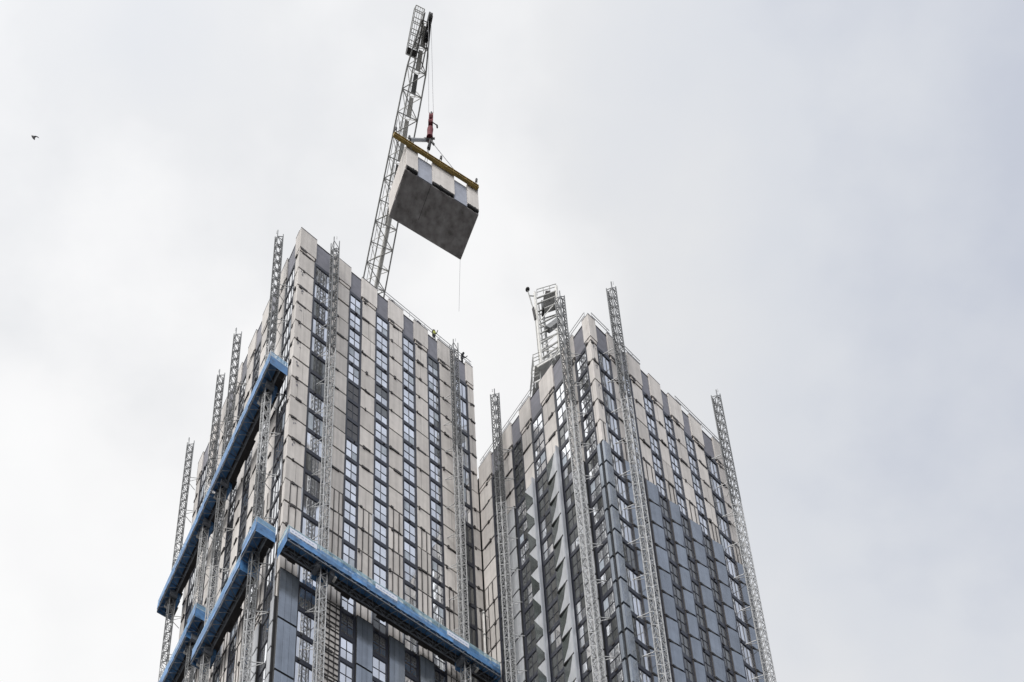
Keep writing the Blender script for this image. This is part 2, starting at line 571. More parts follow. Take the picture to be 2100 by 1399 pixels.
def window_geo(T, F, u0, u1, k, wide, style):
    """frame mesh and pane mesh of one window"""
    fr, pn = MB(), MB()
    zt, zb = T.zk(k) - 0.36, T.zk(k + 1) + 0.14
    a, b = u0 + 0.022, u1 - 0.022
    nf0, nf1 = -0.24, -0.075
    ng = -0.115
    rail = 0.05
    T.box(fr, F, a, a + rail, nf0, nf1, zb, zt, 'navy')
    T.box(fr, F, b - rail, b, nf0, nf1, zb, zt, 'navy')
    T.box(fr, F, a + rail, b - rail, nf0, nf1, zb, zb + rail, 'navy')
    T.box(fr, F, a + rail, b - rail, nf0, nf1, zt - rail, zt, 'navy')
    ncol = 3 if wide else 2
    for i in range(1, ncol):
        c = a + (b - a) * i / ncol
        T.box(fr, F, c - 0.03, c + 0.03, nf0, nf1 - 0.003, zb + rail, zt - rail, 'navy')
    if not wide:
        zs = zb + (zt - zb) * 0.47
        cs = [a + (b - a) * i / ncol for i in range(ncol + 1)]
        for i in range(ncol):
            l_ = cs[i] + (rail if i == 0 else 0.03)
            r_ = cs[i + 1] - (rail if i == ncol - 1 else 0.03)
            T.box(fr, F, l_, r_, nf0, nf1 - 0.006, zs - 0.026, zs + 0.026, 'navy')
    # each light leans a hair differently, so reflections break up
    rows = [(zb, zt)] if wide else [(zb, zb + (zt - zb) * 0.47), (zb + (zt - zb) * 0.47, zt)]
    for i in range(ncol):
        for (q0, q1) in rows:
            c0, c1 = a + (b - a) * i / ncol + 0.01, a + (b - a) * (i + 1) / ncol - 0.01
            d = [rnd.uniform(-0.006, 0.006) for _ in range(2)]
            m = 'glass'
            if style == 'dark':
                m = 'glassd'
            elif style == 'louvre':
                m = 'louvre'
            elif style == 'mixed':
                m = 'glassd' if rnd.random() < 0.45 else 'glass'
            if m == 'glass' and rnd.random() < .045:
                m = 'film'
            pn.poly([T.P(F, c0, ng + d[0], q0 + .01), T.P(F, c1, ng + d[1], q0 + .01), T.P(F, c1, ng + d[1] * 1.5, q1 - .01), T.P(F, c0, ng + d[0] * .5, q1 - .01)]
                    if F == 'R' else
                    [T.P(F, c1, ng + d[1], q0 + .01), T.P(F, c0, ng + d[0], q0 + .01), T.P(F, c0, ng + d[0] * .5, q1 - .01), T.P(F, c1, ng + d[1] * 1.5, q1 - .01)],
                    m, rnd.random())
    q = [project(T.P(F, u, ng, z)) for u, z in ((a, zb), (b, zb), (b, zt), (a, zt))]
    area = 0
    if all(q):
        cx = sum(p[0] for p in q) / 4
        cy = sum(p[1] for p in q) / 4
        if 0 < cx < 2100 and 0 < cy < 1399:
            area = abs(sum(q[i][0] * q[(i + 1) % 4][1] - q[(i + 1) % 4][0] * q[i][1] for i in range(4))) / 2
    return fr, pn, area


def merge(dst, src):
    b = len(dst.v)
    dst.v += src.v
    for f, m, r in zip(src.f, src.m, src.r):
        dst.f.append(tuple(i + b for i in f))
        dst.m.append(dst.mi(src.mats[m]))
        dst.r.append(r)


def build_tower(T, root, faces, K, kb, kc):
    """kb(F,i): first battened storey; kc(F,i): (first clad storey, cladding kind)"""
    wins = []
    # core, roof deck, lower storeys
    mb = MB()
    P = T.P
    zt = T.zk(GT_TOP) - 0.25
    i_ = 0.31
    c = [T.c + T.Rd * a + T.Ld * b for a, b in ((i_, i_), (T.W - .02, i_), (T.W - .02, T.D - .02), (i_, T.D - .02))]
    mb.hexa([(p.x, p.y, 0) for p in c] + [(p.x, p.y, zt) for p in c], 'core')
    mb.build('wall', root)
    for F, cols in faces:
        for i, (kind, u0, u1) in enumerate(cols):
            if kind == 'L':
                # parapet panel over this column, proud of its neighbours
                pp = MB()
                T.box(pp, F, u0, u1, -0.34, 0.03, T.zk(-0.21), T.zk(LT_TOP) + rnd.uniform(-.05, .05), 'board', rnd.random())
                T.box(pp, F, u0, u1, -0.34, 0.05, T.zk(LT_TOP) + .055, T.zk(LT_TOP) + 0.10, 'membrane')
                pp.build('parapet_panel', root)
                end_ = i == len(cols) - 1
                u0 = u0 if u0 < .4 else u0 + .154
                u1 = u1 if end_ else u1 - .154
                cm = MB()
                T.box(cm, F, u0 + (0.1 if u0 < .1 else 0.02), u1 - 0.02, -0.3, -0.10, T.zk(K), T.zk(-0.22), 'joint')
                T.box(cm, F, u0 + .01, u1, -0.3, 0.015, T.zk(-0.025), T.zk(-0.155), 'strip')
                if u1 - u0 > 1.2:
                    T.box(cm, F, u0 + .05, u0 + .05 + (u1 - u0) * rnd.uniform(.25, .5), 0.0, 0.07, T.zk(-0.20), T.zk(-0.09), 'batten')
                clm = MB()
                k1, ck = kc(F, i)
                k = 0
                while k < K:
                    if k < k1:
                        light_panel(cm, T, F, u0, u1, k, k + 1, 2 if (T is TA and i == 2 and k >= 16) else k >= kb(F, i))
                        k += 1
                    elif ck == 'flat2':
                        clad_flat(clm, T, F, u0, u1, k, k + 2, 'clad')
                        k += 2
                    elif ck == 'flat1':
                        clad_flat(clm, T, F, u0, u1, k, k + 1, 'palem')
                        k += 1
                    elif ck == 'foldR':
                        clad_fold_R(clm, T, F, u0, u1, k)
                        k += 1
                    elif ck == 'foldL':
                        clad_fold_L(clm, T, F, u0, u1, k, 0)
                        k += 1
                    elif ck == 'bladeL':
                        clad_fold_L(clm, T, F, u0, u1, k, 1)
                        k += 1
                    elif ck == 'corner':
                        s_ = 1 if F == 'R' else 0
                        zt_, zb_ = T.zk(k) - 0.15, T.zk(k + 1) + 0.15
                        T.box(clm, F, u0, u1, -0.1, 0.12 if F == 'R' else 0.118, zb_, zt_, 'clad', rnd.random())
                        if F == 'R':
                            pass
                        k += 1
                cm.build('cladding_column', root)
                clm.build('finished_cladding', root)
            else:
                pp = MB()
                T.box(pp, F, u0, u1, -0.40, -0.10, T.zk(0.0), T.zk(GT_TOP), 'membrane', rnd.random())
                T.box(pp, F, u0, u1, -0.42, -0.06, T.zk(GT_TOP) + .004, T.zk(GT_TOP) + 0.09, 'joint')
                pp.build('parapet_panel', root)
                fm = MB()
                T.box(fm, F, u0 - .15, u1 + .15, -0.309, -0.255, T.zk(K), T.zk(0), 'navy')
                for k in range(K + 1):
                    if k < K:
                        T.box(fm, F, u0 + .022, u1 - .022, -0.25, -0.05, T.zk(k) - 0.355, T.zk(k) + 0.12, 'navy')
                        if rnd.random() < .3:
                            cc = rnd.uniform(u0 + .2, u1 - .3)
                            T.box(fm, F, cc, cc + rnd.uniform(.1, .3), -0.045, 0.02, T.zk(k) - 0.2, T.zk(k) - 0.02, 'batten')
                T.box(fm, F, u0 - .15, u0 + .02, -0.25, -0.02, T.zk(K), T.zk(0), 'navy')
                T.box(fm, F, u1 - .02, u1 + .15, -0.25, -0.02, T.zk(K), T.zk(0), 'navy')
                fm.build('window_surround', root)
                wide = (u1 - u0) > 1.5
                for k in range(K):
                    st = STYLE(T, F, i, k)
                    wins.append((F, u0, u1, k) + window_geo(T, F, u0, u1, k, wide, st))
    wins.sort(key=lambda w: -w[6])
    rest = MB()
    for j, w in enumerate(wins):
        if j < 100 and w[6] > 0:
            o = w[4].build('window', root)
            w[5].build('pane', o)
        else:
            merge(rest, w[4])
            merge(rest, w[5])
    r = rest.build('window', root)
    if r:
        r['kind'] = 'stuff'


def STYLE(T, F, i, k):
    if T is TA and F == 'R':
        if i == 3 and k in (5, 6, 7):
            return 'louvre'
        if i == 1 and k in (5, 6):
            return 'dark'
        if i == 5 and k in (4, 5, 6) and rnd.random() < .6:
            return 'mixed'
        if i == 11 and k >= 8:  # reflection of tower B put into the pane colour
            return 'dark'
        return 'mixed' if rnd.random() < .05 else 'glass'
    if T is TB and F == 'L':  # reflection of tower A put into the pane colours
        if i in (9, 7):
            return 'dark' if rnd.random() < .6 else 'mixed'
        return 'mixed' if rnd.random() < .5 else ('glass' if k < 4 or i == 1 else 'dark')
    if T is TB and k >= 5 and i in (3, 5, 7, 9):  # mirrored dark panel returns put into the pane colour
        return 'dark'
    if T is TB:
        return 'mixed' if (k > 5 and rnd.random() < .4) else 'glass'
    return 'mixed' if rnd.random() < .2 else 'glass'


ta = thing('tower_block', (TA.c.x, TA.c.y, 0), 'taller tower block on the left, pale boarded storeys with bands of blue-white windows', 'tower')
build_tower(TA, ta, [('R', A_R), ('L', A_L)], 22,
            lambda F, i: (12 if i == 0 else 11 if i < 6 else 10 + (i > 8) * 2) if F == 'R' else (11 if i < 3 else 13),
            lambda F, i: (16, 'flat2') if (F == 'R' and i in (0, 4, 6, 8)) else ((17, 'flat1') if F == 'L' and i in (0, 2) else (99, '')))
tb = thing('tower_block', (TB.c.x, TB.c.y, 0), 'shorter tower block on the right, lower storeys wrapped in folded blue-grey panels', 'tower')


def kcB(F, i):
    if F == 'R':
        return (5, 'corner') if i == 0 else (5, 'foldR')
    return {0: (5, 'corner'), 2: (5, 'flat1'), 4: (3, 'bladeL'), 6: (3, 'foldL'), 8: (3, 'flat1')}.get(i, (99, ''))


build_tower(TB, tb, [('R', B_R), ('L', B_L)], 18, lambda F, i: 4 if F == 'R' else 5, kcB)

# ------------------------------------------------------------------ climber masts


def lattice_mast(mb, base, h, w, rot, m, pitch=0.75, chord=0.075, web=0.05):
    x = Vector((math.cos(rot), math.sin(rot), 0)) * (w / 2)
    y = Vector((-math.sin(rot), math.cos(rot), 0)) * (w / 2)
    b = Vector(base)
    cs = [b - x - y, b + x - y, b + x + y, b - x + y]
    up = Vector((0, 0, 1))
    for c in cs:
        mb.bar(c, c + up * h, chord, m)
    n = int(h / pitch)
    for j in range(n):
        z0, z1 = j * pitch, (j + 1) * pitch
        for q in range(4):
            a, c = cs[q], cs[(q + 1) % 4]
            if (j + q) % 2:
                a, c = c, a
            mb.bar(a + up * z0, c + up * z1, web, m)
            if j % 2 == 0:
                mb.bar(a + up * z0, c + up * z0, web, m)


def climber(T, F, u, off, ktop, kbot, label, seed, heavy=False):
    p = T.P(F, u, off, T.zk(kbot))
    root = thing('climber_mast', p, label, 'mast', 'lattice masts clamped to the tower faces')
    rot = math.atan2(T.Rd.y, T.Rd.x)
    h = T.zk(ktop) - p.z
    # stacked bolted sections: lower sections galvanised bright, each its own part
    secs = 5
    for s_ in range(secs):
        mb = MB()
        z0 = h * s_ / secs
        z1 = h * (s_ + 1) / secs
        lattice_mast(mb, (p.x, p.y, p.z + z0 + .001), z1 - z0 - .004, 0.62, rot, 'zinc' if s_ == secs - 1 else ('galv' if (s_ + seed) % 2 == 0 or heavy else 'zinc'))
        if s_ == secs - 1:
            q = T.P(F, u, off + 0.31, T.zk(ktop))
            mb.bar(q, q + Vector((0, 0, 0.45)), 0.05, 'galv')
        mb.build('mast_section', root)
    # rack on the wall side
    mb = MB()
    a = T.P(F, u, off - 0.36, p.z)
    mb.bar(a, a + Vector((0, 0, h)), 0.09, 'zinc')
    mb.build('drive_rack', root)
    k = math.ceil(ktop + 2.2) + 0.1
    lim = min(kbot, 21)
    while k < lim:
        mb = MB()
        z = T.zk(k)
        for s_ in (-1, 1):
            mb.bar(T.P(F, u + 0.28 * s_, off - 0.3, z), T.P(F, u + 0.75 * s_, -0.05, z + .1), 0.05, 'galv')
        mb.bar(T.P(F, u - 0.4, off - .33, z), T.P(F, u + 0.4, off - .33, z), 0.06, 'galv')
        mb.bar(T.P(F, u + 0.28, off - .3, z), T.P(F, u - 0.75, -.05, z + .1), 0.04, 'galv')
        mb.build('wall_tie', root)
        k += 2 if not heavy else 1.5
    return root


climber(TA, 'L', 2.45, 1.3, -1.95, 30, 'lattice mast left of the left tower corner, behind the tip of the upper blue platform', 1)
climber(TA, 'L', 12.3, 1.3, -2.0, 30, 'lattice mast half way along the left tower side wall, crossed by the long upper platform', 0)
climber(TA, 'L', 16.6, 1.3, -1.85, 30, 'lattice mast second from the far left edge, close beside its twin on the left tower', 1)
climber(TA, 'L', 25.4, 1.3, -2.2, 30, 'leftmost lattice mast in the photo, standing clear against white sky', 0)
climber(TA, 'R', 3.3, 1.2, -1.1, 30, 'pale lattice mast on the left tower front, near its left corner, with open cage top', 0, True)
climber(TA, 'R', 18.15, 1.2, -0.85, 30, 'pale lattice mast up the right end of the left tower front', 1, True)
climber(TB, 'L', 11.72, 1.2, -3.0, 26, 'lattice mast by the gap between the towers, on the right tower', 0, True)
climber(TB, 'L', 2.05, 1.2, -3.05, 26, 'lattice mast just left of the right tower corner, next to the white crane frame', 1, True)
climber(TB, 'R', 2.45, 1.2, -3.15, 26, 'lattice mast just right of the right tower corner, rising tall above the roof', 0, True)
climber(TB, 'R', 17.68, 1.2, -3.15, 26, 'rightmost lattice mast in the photo, along the outer edge of the right tower', 0, True)

# ------------------------------------------------------------------ blue climbing platforms


def platform(T, F, u0, u1, k, label, ends=(True, True), banners=(), drive=(), nin=0.32, nout=2.2, pale=False, box=False):
    z = T.zk(k)
    c = T.P(F, (u0 + u1) / 2, (nin + nout) / 2, z)
    root = thing('work_platform', c, label, 'platform', 'blue mast climbing work platforms')
    P = T.P
    # deck of planks reaching to the wall, ragged inner edge
    mb = MB()
    u = u0
    while u < u1 - 0.05:
        w = min(rnd.uniform(0.7, 1.5), u1 - u)
        T.box(mb, F, u, u + w - 0.02, nin + rnd.uniform(-.08, .30), 1.35, z - 0.09 + rnd.uniform(-.02, .02), z - 0.02, 'deckm', rnd.random())
        u += w
    T.box(mb, F, u0, u1, 1.35, nout, z - 0.05, z - 0.004, 'blue')
    mb.build('deck', root)
    # main truss under the outer half
    mb = MB()
    zb = z - 0.72
    n = max(2, int((u1 - u0) / 0.62))
    st = (u1 - u0) / n
    for (nn, zz) in ((1.15, z - .1), (nout - .03, z - .1), (1.15, zb), (nout - .03, zb)):
        mb.bar(P(F, u0, nn, zz), P(F, u1, nn, zz), 0.09, 'trussm')
    for j in range(n):
        a, b = u0 + j * st, u0 + (j + 1) * st
        if j % 2:
            a, b = b, a
        mb.bar(P(F, a, nout - .03, zb), P(F, b, nout - .03, z - .1), 0.05, 'trussm')
        mb.bar(P(F, a, 1.15, zb), P(F, b, 1.15, z - .1), 0.06, 'trussm')
        mb.bar(P(F, a, 1.15, zb), P(F, b, nout - .03, zb), 0.045, 'trussm')
        mb.bar(P(F, a, 1.15, zb), P(F, a, nout - .03, zb), 0.05, 'trussm')
    mb.build('truss', root)
    # outer skirt and nets
    mb = MB()
    j = u0
    while j < u1 - .02:
        w = min(1.5, u1 - j)
        if u1 - (j + w) < 0.4:
            w = u1 - j
        sag = rnd.uniform(0, .10)
        d = rnd.uniform(0, .07)
        mb.poly([P(F, j, nout + .02 + d * .3, z - .36 - sag), P(F, j + w, nout + .02 + d, z - .36 - sag * .3), P(F, j + w, nout + .03, z + .15), P(F, j, nout + .03, z + .15)], 'blue', rnd.random())
        j += w
    mb.build('toe_sheet', root)
    mb = MB()
    nm = 'netp' if pale else 'netl'
    j = u0
    while j < u1 - .02:
        w = min(1.5, u1 - j)
        if u1 - (j + w) < 0.4:
            w = u1 - j
        zm = z + (.58 if pale else .80) + rnd.uniform(-.12, .12)
        dd = rnd.uniform(-.03, .05)
        lo_ = 'net' if pale or rnd.random() < .5 else 'blue'
        mb.poly([P(F, j, nout + .028, z + .152), P(F, j + w, nout + .028, z + .152), P(F, j + w, nout + .03 + dd, zm), P(F, j, nout + .03, zm)], lo_, rnd.random())
        mb.poly([P(F, j, nout + .03, zm), P(F, j + w, nout + .03 + dd, zm), P(F, j + w, nout + .02, z + 1.12), P(F, j, nout + .02, z + 1.12)], nm)
        j += w
    for q, uu in enumerate((u0, u1)):
        if ends[q]:
            s_ = -0.02 if q == 0 else 0.02
            mb.poly([P(F, uu + s_, nin + .1, z + .41), P(F, uu + s_, nout, z + .41), P(F, uu + s_, nout, z + 1.12), P(F, uu + s_, nin + .1, z + 1.12)], nm)
            mb.poly([P(F, uu + s_ * 1.5, nin + .1, z - .80), P(F, uu + s_ * 1.5, nout, z - .80), P(F, uu + s_ * 1.5, nout, z + .4), P(F, uu + s_ * 1.5, nin + .1, z + .4)], 'blue')
    mb.build('safety_net', root)
    # guard rail
    mb = MB()
    for zz in (z + .5, z + 1.13):
        mb.bar(P(F, u0, nout - .02, zz), P(F, u1, nout - .02, zz), 0.045, 'galv')
        for uu in (u0, u1):
            mb.bar(P(F, uu, nin + .1, zz), P(F, uu, nout, zz), 0.045, 'galv')
    j = u0
    while j <= u1 + .01:
        mb.bar(P(F, j, nout - .02, z), P(F, j, nout - .02, z + 1.16), 0.05, 'galv')
        j += 1.5
    mb.build('guard_rail', root)
    for (b0, b1) in banners:
        mb = MB()
        T.box(mb, F, b0, b1, nout + .05, nout + .07, z + .28, z + .86, 'banner')
        x = b0 + .15
        while x < b1 - .3:
            w = rnd.uniform(.12, .3)
            T.box(mb, F, x, x + w, nout + .071, nout + .074, z + .50, z + .60, 'bprint')
            x += w + .09
        mb.build('sign_board', root)
    for du in drive:
        mb = MB()
        T.box(mb, F, du - .75, du + .75, 0.62, 0.92, z - .95, z + .9, 'blue')
        T.box(mb, F, du - .85, du - .5, 0.95, 1.75, z - .85, z - .2, 'trussm')
        T.box(mb, F, du + .5, du + .85, 0.95, 1.75, z - .85, z - .2, 'trussm')
        T.box(mb, F, du + .9, du + 1.12, 1.3, 1.75, z - .82, z - .62, 'white')
        mb.build('drive_unit', root)
    if box:
        mb = MB()
        T.box(mb, F, u0 + .05, u0 + .09, nin + .1, nout - .1, z + .05, z + 1.3, 'fin')
        T.box(mb, F, u0 + .1, u0 + .7, nin + .4, nin + 1.0, z + .1, z + .9, 'orange')
        mb.build('storage_panel', root)
    return root


platform(TA, 'L', 0.1, 13.2, 6.90, 'near half of the long upper blue platform, ending at the left tower corner', (True, False), drive=(2.45, 12.3))
platform(TA, 'L', 13.3, 27.5, 6.98, 'far half of the long upper blue platform, sticking out past the far left edge', (False, True), drive=(16.6, 25.4))
platform(TA, 'L', 0.35, 3.1, 14.62, 'short blue box platform by the left tower corner, orange panel inside', box=True)
platform(TA, 'L', 3.3, 13.6, 14.95, 'middle blue platform on the side of the left tower, below the long upper one', drive=(12.3,))
platform(TA, 'L', 14.0, 15.9, 12.60, 'small blue box platform at the lower left, ahead of the bottom left one', box=True)
platform(TA, 'L', 16.0, 27.0, 12.78, 'bottom left blue platform leaving the photo at its lower edge', drive=(16.6,))
platform(TA, 'R', -0.45, 21.4, 15.64, 'long blue platform across the front of the left tower with white sign boards', banners=((-.3, 2.2), (7.9, 10.1), (15.4, 17.8)), drive=(3.3, 18.15), pale=True)

# ------------------------------------------------------------------ roof guard rails


def roof_rail(T, F, u0, u1, label, n=-0.03, h=1.0, post=2.0):
    mb = MB()
    zb = T.zk(LT_TOP) + .02
    zt = T.zk(LT_TOP) + h
    P = T.P
    for zz in (zt, zt - .5):
        mb.bar(P(F, u0, n, zz), P(F, u1, n, zz), 0.045, 'galv')
    u = u0
    while u <= u1 + .01:
        mb.bar(P(F, u, n, zb), P(F, u, n, zt + .04), 0.05, 'galv')
        u += post
    tag(mb.build('guard_rail'), label, 'railing', 'temporary railings on the roof edges')


roof_rail(TA, 'R', 9.2, 21.5, 'thin temporary railing along the roof edge of the left tower')
roof_rail(TB, 'L', 0.4, 5.2, 'thin temporary railing on the right tower roof, between its corner and the white crane')
roof_rail(TB, 'L', 7.2, 15.8, 'thin temporary railing on the right tower roof, sloping down to the gap between towers')
roof_rail(TB, 'R', 0.6, 3.0, 'short railing on the right tower roof between its corner and a lattice mast')
roof_rail(TB, 'R', 4.1, 7.2, 'short railing on the right tower roof just right of the tall lattice mast')
roof_rail(TB, 'R', 12.2, 19.0, 'thin temporary railing on the right tower roof near its right end')

# small kit standing on the roof
cm = MB()
TA.box(cm, 'R', 11.0, 11.35, -.35, -.12, TA.zk(GT_TOP), TA.zk(GT_TOP) + 1.25, 'batten')
TA.box(cm, 'R', 11.5, 11.9, -.45, -.12, TA.zk(GT_TOP), TA.zk(GT_TOP) + .75, 'fin')
tag(cm.build('equipment_box'), 'small dark boxes on the left tower roof edge, left of the workers', 'equipment')

# ------------------------------------------------------------------ people on the roof


def person(p, face, label, top, bend=0.0, arms=(0.3, 0.3)):
    root = thing('person', p, label, 'person')
    me = bpy.data.meshes.new('body')
    fx = Vector((math.cos(face), math.sin(face), 0))
    sx = Vector((-fx.y, fx.x, 0))
    z = Vector((0, 0, 1))
    lean = fx * bend
    hip = z * 0.92
    ch = z * (1.30 - bend * .12) + lean * .55
    nk = z * (1.50 - bend * .25) + lean * .9
    hd = z * (1.62 - bend * .3) + lean * 1.1 + fx * .02
    tp = z * (1.74 - bend * .32) + lean * 1.15
    V = [hip, ch, nk, hd, tp]
    E = [(0, 1), (1, 2), (2, 3), (3, 4)]
    Rr = [.155, .17, .065, .10, .07]
    for s_, a in ((1, arms[0]), (-1, arms[1])):
        sh = ch + sx * .19 * s_ + z * .12
        elb = sh + (-z * .27 + fx * a * .3 + sx * .06 * s_)
        wr = elb + (-z * (.22 - a * .3) + fx * (a * .45 + .05))
        hn = wr + (wr - elb).normalized() * .09
        b = len(V)
        V += [sh, elb, wr, hn]
        Rr += [.075, .055, .042, .045]
        E += [(1, b), (b, b + 1), (b + 1, b + 2), (b + 2, b + 3)]
        kn = hip + sx * .10 * s_ - z * .44 + fx * .04
        an = hip + sx * .11 * s_ - z * .84
        to = an + fx * .17 - z * .04
        b = len(V)
        V += [hip + sx * .09 * s_ - z * .06, kn, an, to]
        Rr += [.10, .07, .05, .05]
        E += [(0, b), (b, b + 1), (b + 1, b + 2), (b + 2, b + 3)]
    me.from_pydata([tuple(v) for v in V], E, [])
    me.materials.append(M['dark'])
    o = bpy.data.objects.new('body', me)
    COL.objects.link(o)
    o.parent = root
    sk = o.modifiers.new('skin', 'SKIN')
    for i, r in enumerate(Rr):
        me.skin_vertices[0].data[i].radius = (r, r)
    me.skin_vertices[0].data[0].use_root = True
    ss = o.modifiers.new('sub', 'SUBSURF')
    ss.levels = ss.render_levels = 1
    P0 = Vector(p)
    mb = MB()
    for j in range(6):
        a0, a1 = j * .25, (j + 1) * .25
        mb.tube(P0 + hd + z * (.04 + .02 * j), P0 + hd + z * (.06 + .02 * j), .135 - .012 * j, 'white' if top != 'dark' else 'black', 10, .130 - .014 * j)
    mb.build('hard_hat', root)
    if top != 'dark':
        mb = MB()
        mb.tube(P0 + hip + z * .05, P0 + ch + z * .10, .20, top, 12, .215)
        mb.tube(P0 + ch + z * .101, P0 + nk - z * .03, .215, top, 12, .11)
        mb.build('vest', root)
    return root


def onroof(T, F, u, n, dz=0.0):
    q = T.P(F, u, n, T.zk(GT_TOP) + .06 + dz)
    return (q.x, q.y, q.z)


person(onroof(TA, 'R', 14.7, -.20, .15), R_(150), 'person in dark clothes bending over at the roof edge of the left tower', 'dark', .35, (.9, .6))
person(onroof(TA, 'R', 16.5, -.16), R_(-70), 'person in a yellow-green high visibility vest standing on the left tower roof', 'hivis', .05, (.5, .4))
person(onroof(TA, 'R', 20.3, -.18), R_(-40), 'person in dark clothes at the right end of the left tower roof edge', 'dark', .2, (.5, .2))

# ------------------------------------------------------------------ hanging module and lifting frame
C0 = Vector((0.83, 47.77, 126.0 + CAMZ))
E1 = Vector((6.54, 2.98, 0)).normalized()
E2 = Vector((-E1.y, E1.x, 0))
ML, MW, MH = 7.19, 3.46, 3.75


def Q(a, b, z):
    return C0 + E1 * a + E2 * b + Vector((0, 0, z))


def qbox(mb, a0, a1, b0, b1, z0, z1, m, r=.5):
    mb.hexa([Q(a0, b0, z0), Q(a1, b0, z0), Q(a1, b1, z0), Q(a0, b1, z0), Q(a0, b0, z1), Q(a1, b0, z1), Q(a1, b1, z1), Q(a0, b1, z1)], m, r)


mod = thing('building_module', tuple(Q(ML / 2, MW / 2, 0)), 'prefabricated building module hanging from the crane, dark soffit with pale and grey side panels', 'module')
mb = MB()
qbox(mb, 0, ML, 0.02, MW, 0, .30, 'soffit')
for a in (2.45,):
    qbox(mb, a, a + .03, 0.05, MW - .9, -.008, 0, 'deckm')
mb.build('floor_slab', mod)
mb = MB()
qbox(mb, 0.06, ML - .06, 0.06, MW - .02, .301, 3.2, 'core')
mb.build('inner_box', mod)
segs = [(0.0, 1.15, 'board'), (1.15, 2.55, 'membrane'), (2.55, 4.75, 'board'), (4.75, 6.05, 'membrane'), (6.05, ML, 'board')]
for (a, b, m) in segs:
    mb = MB()
    if m == 'board':
        qbox(mb, a + .01, b - .01, -.16, .05, .42, MH, 'board', rnd.uniform(.45, .7))
        x = a + .05
        while x < b - .15:     # waterproof collar sagging along the foot
            w = rnd.uniform(.14, .30)
            r0_ = rnd.uniform(.10, .23)
            mb.tube(Q(x, -.04, .26 + rnd.uniform(-.04, .04)), Q(min(x + w, b), -.04, .24 + rnd.uniform(-.05, .05)), r0_, 'black', 8, r0_ * rnd.uniform(.5, 1.0))
            x += w * .95
        mb.build('side_panel', mod)
    else:
        qbox(mb, a + .01, b - .01, -.05, .05, .05, MH - .55, 'membrane2', rnd.random())
        qbox(mb, a + .02, b - .02, -.07, .05, MH - .54, MH - .50, 'strip')
        mb.build('membrane_panel', mod)
for (b0, b1, m) in ((0.052, 1.1, 'board'), (1.1, 2.2, 'strip'), (2.2, MW, 'board')):
    mb = MB()
    qbox(mb, -.06, .05, b0, b1 - .02, .06 if m != 'strip' else .2, MH, m, rnd.random())
    mb.build('end_panel', mod)
mb = MB()
qbox(mb, ML - .05, ML + .05, 0.052, MW, .1, MH, 'board')
mb.build('end_panel', mod)
mb = MB()
qbox(mb, .06, ML - .06, MW - .08, MW, .301, MH, 'board')
mb.build('side_panel', mod)
mb = MB()
a = Q(ML - .05, MW - .05, 0)
mb.bar(a, a - Vector((.3, 0, 8.5)), .018, 'rope')
mb.build('tag_line', mod)

fr = thing('lifting_frame', tuple(Q(ML / 2, MW / 2, MH + .1)), 'yellow steel lifting frame slung over the hanging module', 'lifting frame')


def beam(mb, a, b, m='yellow', w=.26, h=.36, z=0):
    """I beam between two Q-space points"""
    (a0, b0), (a1, b1) = a, b
    zc = MH - .14 + z
    p, q = Q(a0, b0, zc), Q(a1, b1, zc)
    mb.bar(p - Vector((0, 0, h / 2)), q - Vector((0, 0, h / 2)), w, m, .05)
    mb.bar(p + Vector((0, 0, h / 2)), q + Vector((0, 0, h / 2)), w, m, .05)
    mb.bar(p, q, .06, m, h - .06)
    n = int((q - p).length / .6)
    for i in range(n + 1):
        c = p + (q - p) * (i / n)
        mb.bar(c - Vector((0, 0, h / 2 - .02)), c + Vector((0, 0, h / 2 - .02)), w * .8, m, .03)


for b, a0_ in ((-0.36, -1.3), (MW - .3, 0.3)):
    mb = MB()
    beam(mb, (a0_, b), (ML - .1, b))
    mb.build('main_beam', fr)
for a in (0.7, 3.4, 6.5):
    mb = MB()
    beam(mb, (a, .3), (a, MW - .4), w=.25, h=.36)
    mb.build('cross_beam', fr)
for (a, b) in ((.2, -.3), (3.35, -.3), (6.95, -.3), (-1.1, -.3), (6.6, MW - .3)):
    mb = MB()
    mb.tube(Q(a, b, MH), Q(a, b, MH + .8), .05, 'galv')
    mb.tube(Q(a, b, MH + .8), Q(a + .05, b, MH + 1.35), .11, 'black')
    mb.build('shackle_post', fr)
for (a, b) in ((.4, -.30), (6.0, -.30), (ML - .12, -.30)):
    mb = MB()
    mb.bar(Q(a, b, MH + .2), Q(a, b, MH - .5), .06, 'zinc')
    mb.build('hanger', fr)

# ------------------------------------------------------------------ tower crane with luffing jib
MC = C0 + E1 * (ML / 2) + E2 * (MW / 2)
TIP = Vector((3.10, 50.82, 163.35 + CAMZ))
HEEL = Vector((-3.95, 72.0, 150.2 + CAMZ))
HOOKT = Vector((3.40, 50.82, 144.6 + CAMZ))
HOOKB = Vector((3.15, 50.82, 139.2 + CAMZ))
cr = thing('tower_crane', (HEEL.x, HEEL.y, TA.zk(GT_TOP)), 'white tower crane on the left tower, lattice jib raised over the hanging module', 'crane')
ax = (TIP - HEEL)
JL = ax.length
ax.normalize()
wv = Vector((0, 0, 1)).cross(ax).normalized()
uv = ax.cross(wv).normalized()


def J(s, w, u):
    return HEEL + ax * (s * JL) + wv * w + uv * u


def hw(s):
    return 1.42 * (1 - .30 * s) if s < .86 else 1.42 * (1 - .30 * .86) * (1 - (s - .86) / .14 * .55)


